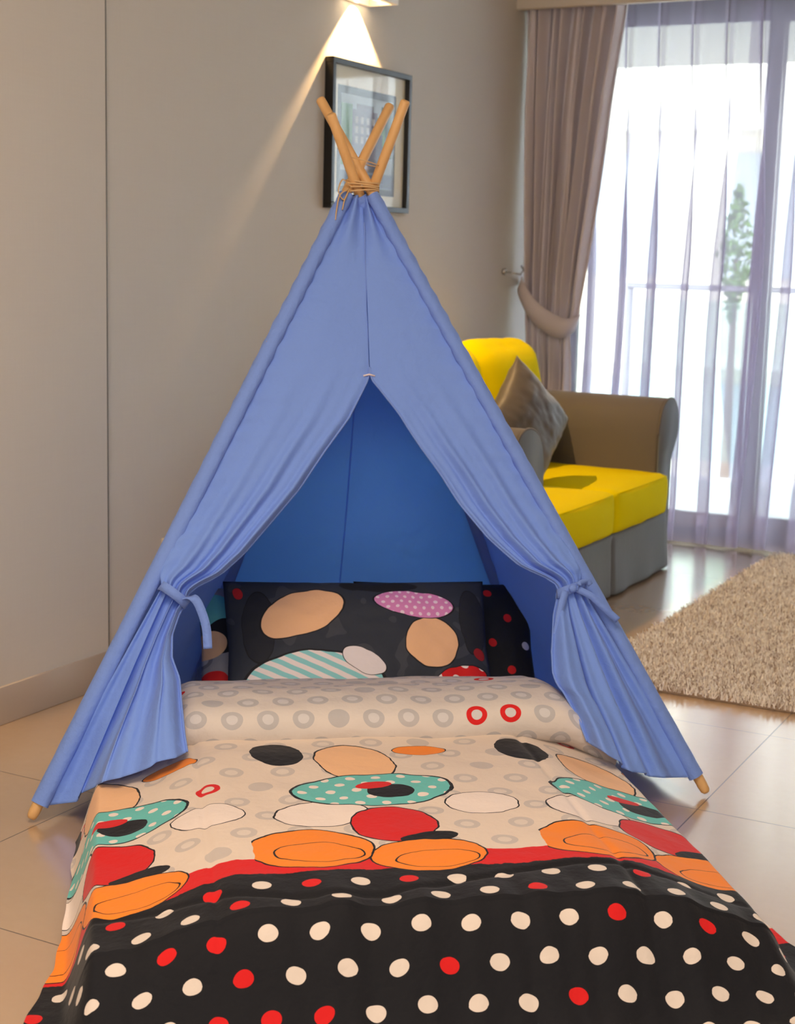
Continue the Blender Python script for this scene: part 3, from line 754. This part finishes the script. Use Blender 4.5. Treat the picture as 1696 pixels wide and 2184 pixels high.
# denser rows on the steep foot end; also accumulate arc length for the print
yy = .06
while yy > -1.36:
    ns.append(yy); yy -= .0019 if (-1.12 < yy < -.92) else .0055
arc = [ns[0]]
for a, c in zip(ns, ns[1:]): arc.append(arc[-1] - math.hypot(a - c, H0 * (nprof(a) - nprof(c))))
us = [lerp(-.80, .70, k / NU) for k in range(NU + 1)]
def uarc(u):
    N_ = 40; tot = 0; 
    for k in range(N_):
        a, c = u * k / N_, u * (k + 1) / N_; tot += math.hypot(c - a, H0 * (hprof(a) - hprof(c)))
    return tot if u > 0 else -tot
def duvet_fn(s, t):
    j = round(t * (len(ns) - 1)); n = ns[j]; l, r = edges(n); u = lerp(l, r, s)
    return Vector((u, n + .004 * nz(u * 9, n * 4), duvet_z(u, n)))
_ua = {}
def duvet_uv(s, t):
    j = round(t * (len(ns) - 1)); n = ns[j]; l, r = edges(n); u = lerp(l, r, s); k = round(u, 3)
    if k not in _ua: _ua[k] = uarc(k)
    return (_ua[k], arc[j])
# duvet print
m, nt, b = mat('printed_duvet_cotton'); nb = NB(nt); b.inputs['Roughness'].default_value = .8; b.inputs['Sheen Weight'].default_value = .1; b.inputs['Specular IOR Level'].default_value = .3
uvn = nb.coord('UV'); co = nb.coord()
nv = nb.n('ShaderNodeTexNoise'); nb.l(uvn, nv.inputs['Vector']); nv.inputs['Scale'].default_value = 14; nv.inputs['Detail'].default_value = 2
wob = nb.v('SCALE', nb.v('SUBTRACT', nv.outputs['Color'], (.5, .5, .5)), .022)
uvw = nb.v('ADD', uvn, wob); ax, by = nb.xy(uvn)
CREAM = rgb(226, 210, 196); BLACK = rgb(15, 17, 25); RED = rgb(214, 24, 26); ORG = rgb(246, 138, 40); TUR = rgb(104, 194, 190); PEACH = rgb(240, 190, 146); LT = rgb(238, 224, 216)
def spots(nb, vec, sx, sy, col, ring, inner, redp=.93, r0=.026):
    lv, rnd = nb.dots(vec, sx, sy); d = nb.v('LENGTH', lv)
    rc = nb.mix(nb.m('GREATER_THAN', rnd, redp), ring, RED)
    col = nb.mix(nb.lt(d, r0), col, rc)
    return nb.mix(nb.m('MULTIPLY', nb.lt(d, r0 * .52), nb.m('GREATER_THAN', rnd, .12)), col, inner)
col = spots(nb, uvn, .105, .082, CREAM, rgb(200, 190, 184), rgb(220, 208, 198), .94, .025)
PA, A0 = .535, -.09
awx = nb.m('WRAP', nb.xy(uvw)[0], A0 + PA / 2, A0 - PA / 2)
wv = nb.comb(awx, nb.xy(uvw)[1])
pl, _ = nb.dots(wv, .052, .036); polka = nb.lt(nb.v('LENGTH', pl), .0095)
turq = nb.mix(polka, TUR, LT)
redc = RED
band = nb.m('MULTIPLY', nb.lt(nb.m('ADD', by, nb.m('MULTIPLY', nb.noise(nb.comb(nb.m('MULTIPLY', ax, 1.0), nb.m('MULTIPLY', by, 4.0)), 40, 3), .012)), -.735), 1.0)
col = nb.mix(band, col, RED)
ink = nb.lt(nb.m('ADD', by, nb.m('MULTIPLY', nb.noise(uvn, 60, 3), .014)), -.800)
dv, rnd = nb.dots(nb.v('ADD', uvn, (.02, .03, 0)), .084, .066)
dd = nb.v('LENGTH', nb.v('MULTIPLY', dv, (1.0, 1.15, 0)))
dotc = nb.mix(nb.m('GREATER_THAN', rnd, .78), rgb(222, 210, 200), RED)
dark = nb.mix(nb.lt(dd, .0165), BLACK, dotc)
shapes = [  # centre, radii, angle, fill, outline
    ((-.265, -.185), (.056, .075), .2, BLACK, 0), ((-.105, -.245), (.078, .105), .25, PEACH, 1), ((.045, -.175), (.060, .030), 0, ORG, 1),
    ((-.215, -.535), (.090, .062), .1, LT, 1), ((.105, -.505), (.070, .055), -.2, LT, 1),
    ((-.085, -.60), (.082, .085), 0, redc, 1), ((-.030, -.675), (.055, .024), .1, BLACK, 0),
    ((-.095, -.410), (.160, .090), .05, 'turq', 1), ((-.06, -.425), (.050, .036), 0, BLACK, 0), ((-.09, -.392), (.040, .020), .2, RED, 0),
]
for c, r, ang, fill, ol in shapes:
    d = nb.ell(wv, c, r, ang)
    if ol: col = nb.mix(nb.lt(d, 1.045), col, BLACK)
    col = nb.mix(nb.lt(d, 1.0), col, turq if fill == 'turq' else fill)
col = nb.mix(ink, col, dark)
for c, r, ang, fill, ol in [((-.048, -.752), (.104, .068), .05, ORG, 1), ((-.255, -.705), (.112, .088), -.05, ORG, 1)]:
    d = nb.ell(wv, c, r, ang); col = nb.mix(nb.lt(d, 1.04), col, BLACK); col = nb.mix(nb.lt(d, 1.0), col, fill)
    d2 = nb.ell(wv, (c[0] + .012, c[1] - .02), (r[0] * .72, r[1] * .5), ang)
    col = nb.mix(nb.m('MULTIPLY', nb.lt(d2, 1.03), nb.m('GREATER_THAN', d2, .985)), col, BLACK)
nb.l(col, b.inputs['Base Color'])
nb.bump(nb.m('ADD', nb.noise(co, 16, 4, .6), nb.m('MULTIPLY', nb.noise(co, 55, 2), .25)), .45, .008, b)
M_duvet = m
duvet = empty('duvet', TP, TROT, 'printed duvet, cream with bright patches above a black spotted foot end, spread over the mattress', 'duvet')
o = grid('duvet_top', duvet_fn, NU, len(ns) - 1, M_duvet, duvet, uv=duvet_uv)
# turned-down cuff
m, nt, b = mat('cream_spotted_cotton'); nb = NB(nt); b.inputs['Roughness'].default_value = .85; uvn = nb.coord('UV'); co = nb.coord()
nb.l(spots(nb, uvn, .078, .068, rgb(216, 208, 202), rgb(186, 184, 186), rgb(208, 206, 208), .93, .024), b.inputs['Base Color'])
nb.bump(nb.m('ADD', nb.noise(co, 12, 4, .6), nb.m('MULTIPLY', nb.noise(co, 60, 2), .2)), .5, .010, b)
M_cuff = m
cprof = catmull([(.02, .150, 0), (-.035, .172, 0), (-.062, .192, 0), (-.070, .222, 0), (-.055, .250, 0), (-.015, .266, 0), (.06, .270, 0), (.16, .258, 0), (.27, .238, 0), (.34, .215, 0), (.36, .17, 0)], 6)
cl = [0]
for a, c in zip(cprof, cprof[1:]): cl.append(cl[-1] + (c - a).length)
def cuff_fn(s, t):
    p = cprof[round(t * (len(cprof) - 1))]; u = lerp(-.475, .520, s)
    e = max(sm(.38, .60, u), sm(.42, .60, -u))
    z = lerp(p.y, .03 + (p.y - .15) * .5, e * .75)
    k = nz(u * 4, p.x * 6, 12)
    return Vector((u, p.x + .03 * nz(u * 3, 1.5, 4) * (1 - sm(.1, .3, p.x)) + .012 * k - .03 * s, z + .008 * k + .004 * nz(u * 12, p.x * 18, 3)))
grid('turned_cuff', cuff_fn, 200, len(cprof) - 1, M_cuff, duvet, uv=lambda s, t: (lerp(-.475, .520, s), cl[round(t * (len(cprof) - 1))] + .018))

# pillows
def px(x, y): return ((x - 755) * .00122, .19 - (y - 1245) * .0015)
m, nt, b = mat('dark_printed_pillowcase'); nb = NB(nt); b.inputs['Roughness'].default_value = .8; uvn = nb.coord('UV'); co = nb.coord()
nv = nb.n('ShaderNodeTexNoise'); nb.l(uvn, nv.inputs['Vector']); nv.inputs['Scale'].default_value = 12
uvw = nb.v('ADD', uvn, nb.v('SCALE', nb.v('SUBTRACT', nv.outputs['Color'], (.5, .5, .5)), .02))
CH = rgb(44, 50, 62)
col = nb.mix(nb.m('GREATER_THAN', nb.noise(uvn, 13, 1), .60), CH, rgb(60, 64, 74))
x_, y_ = nb.xy(uvn)
stripe = nb.mix(nb.m('GREATER_THAN', nb.m('SINE', nb.m('MULTIPLY', nb.m('ADD', y_, nb.m('MULTIPLY', x_, .5)), 2 * PI / .028)), 0.0), rgb(236, 226, 226), rgb(140, 208, 212))
pd, _ = nb.dots(uvw, .024, .017); pk = nb.lt(nb.v('LENGTH', pd), .0048)
pinkp = nb.mix(pk, rgb(222, 140, 196), rgb(244, 220, 236))
rd, _ = nb.dots(uvw, .048, .040); rk = nb.lt(nb.v('LENGTH', rd), .0105)
redp = nb.mix(rk, RED, rgb(244, 232, 230))
for c, r, ang, fill in [
    (px(800, 1260), (.10, .020), 0, BLACK), (px(540, 1340), (.040, .10), 0, rgb(30, 34, 44)),
    (px(1000, 1330), (.035, .09), 0, rgb(30, 34, 44)),
    (px(632, 1318), (.112, .060), .35, PEACH), (px(905, 1375), (.068, .072), .1, PEACH),
    (px(650, 1455), (.178, .098), 0, 'stripe'), (px(755, 1408), (.060, .030), -.5, rgb(232, 224, 226)),
    (px(872, 1300), (.105, .040), -.12, 'pink'),
    (px(955, 1450), (.088, .045), .45, 'red'), (px(498, 1272), (.012, .018), .3, rgb(190, 30, 40)), (px(1010, 1390), (.014, .018), .3, rgb(150, 24, 34))]:
    d = nb.ell(uvw, c, r, ang); col = nb.mix(nb.lt(d, 1.05), col, rgb(20, 22, 28)); col = nb.mix(nb.lt(d, 1.0), col, {'stripe': stripe, 'pink': pinkp, 'red': redp}.get(fill, fill) if isinstance(fill, str) else fill)
nb.l(col, b.inputs['Base Color']); nb.bump(nb.noise(co, 14, 4, .6), .4, .008, b); M_pc = m
def pbasis(cu, cn, cz, tilt_dn, tilt_dz, yaw=0.0, roll=0.0):
    x = Vector((math.cos(yaw), math.sin(yaw), roll)); y = Vector((0, tilt_dn, tilt_dz)); return LM @ basis(x, y, (cu, cn, cz))
o = pillow('pillow', .695, .39, .13, M_pc, pbasis(.018, .50, .247, .20, .26, 0.0, -.012), nu=60, nv=40, pinch=.03, seed=1)
tag(o, 'dark printed pillow with peach, pink and striped patches propped in front', 'pillow', 'pillows at the head of the bed')
m, nt, b = mat('black_spotted_pillowcase'); nb = NB(nt); b.inputs['Roughness'].default_value = .8; uvn = nb.coord('UV'); co = nb.coord()
lv, rnd = nb.dots(nb.v('ADD', uvn, (.03, .04, 0)), .10, .075); dc = nb.mix(nb.m('GREATER_THAN', rnd, .5), rgb(216, 212, 210), RED)
nb.l(nb.mix(nb.lt(nb.v('LENGTH', lv), .012), rgb(20, 21, 27), dc), b.inputs['Base Color']); nb.bump(nb.noise(co, 14, 4), .4, .008, b)
o = pillow('pillow', .50, .38, .12, m, pbasis(.29, .70, .195, .17, .26, 0, -.03), nu=50, nv=36, pinch=.03, seed=2)
tag(o, 'black pillow with white and red spots behind the printed one, its right end showing', 'pillow', 'pillows at the head of the bed')
m, nt, b = mat('grey_patched_pillowcase'); nb = NB(nt); b.inputs['Roughness'].default_value = .8; uvn = nb.coord('UV'); co = nb.coord()
col = spots(nb, uvn, .09, .08, rgb(150, 148, 152), rgb(120, 118, 124), rgb(176, 174, 178), .8, .022)
for c, r, ang, fill in [((-.15, .10), (.045, .05), 0, TUR), ((-.13, .02), (.05, .05), 0, BLACK), ((-.165, 0.0), (.045, .04), 0, PEACH), ((-.16, -.10), (.04, .025), 0, RED)]:
    d = nb.ell(uvn, c, r, ang); col = nb.mix(nb.lt(d, 1.0), col, fill)
nb.l(col, b.inputs['Base Color']); nb.bump(nb.noise(co, 14, 4), .4, .008, b)
o = pillow('pillow', .38, .36, .11, m, pbasis(-.195, .655, .215, .19, .24, 0, .0), nu=50, nv=36, pinch=.03, seed=3)
tag(o, 'grey pillow with turquoise and peach patches, its left end showing beside the dark one', 'pillow', 'pillows at the head of the bed')
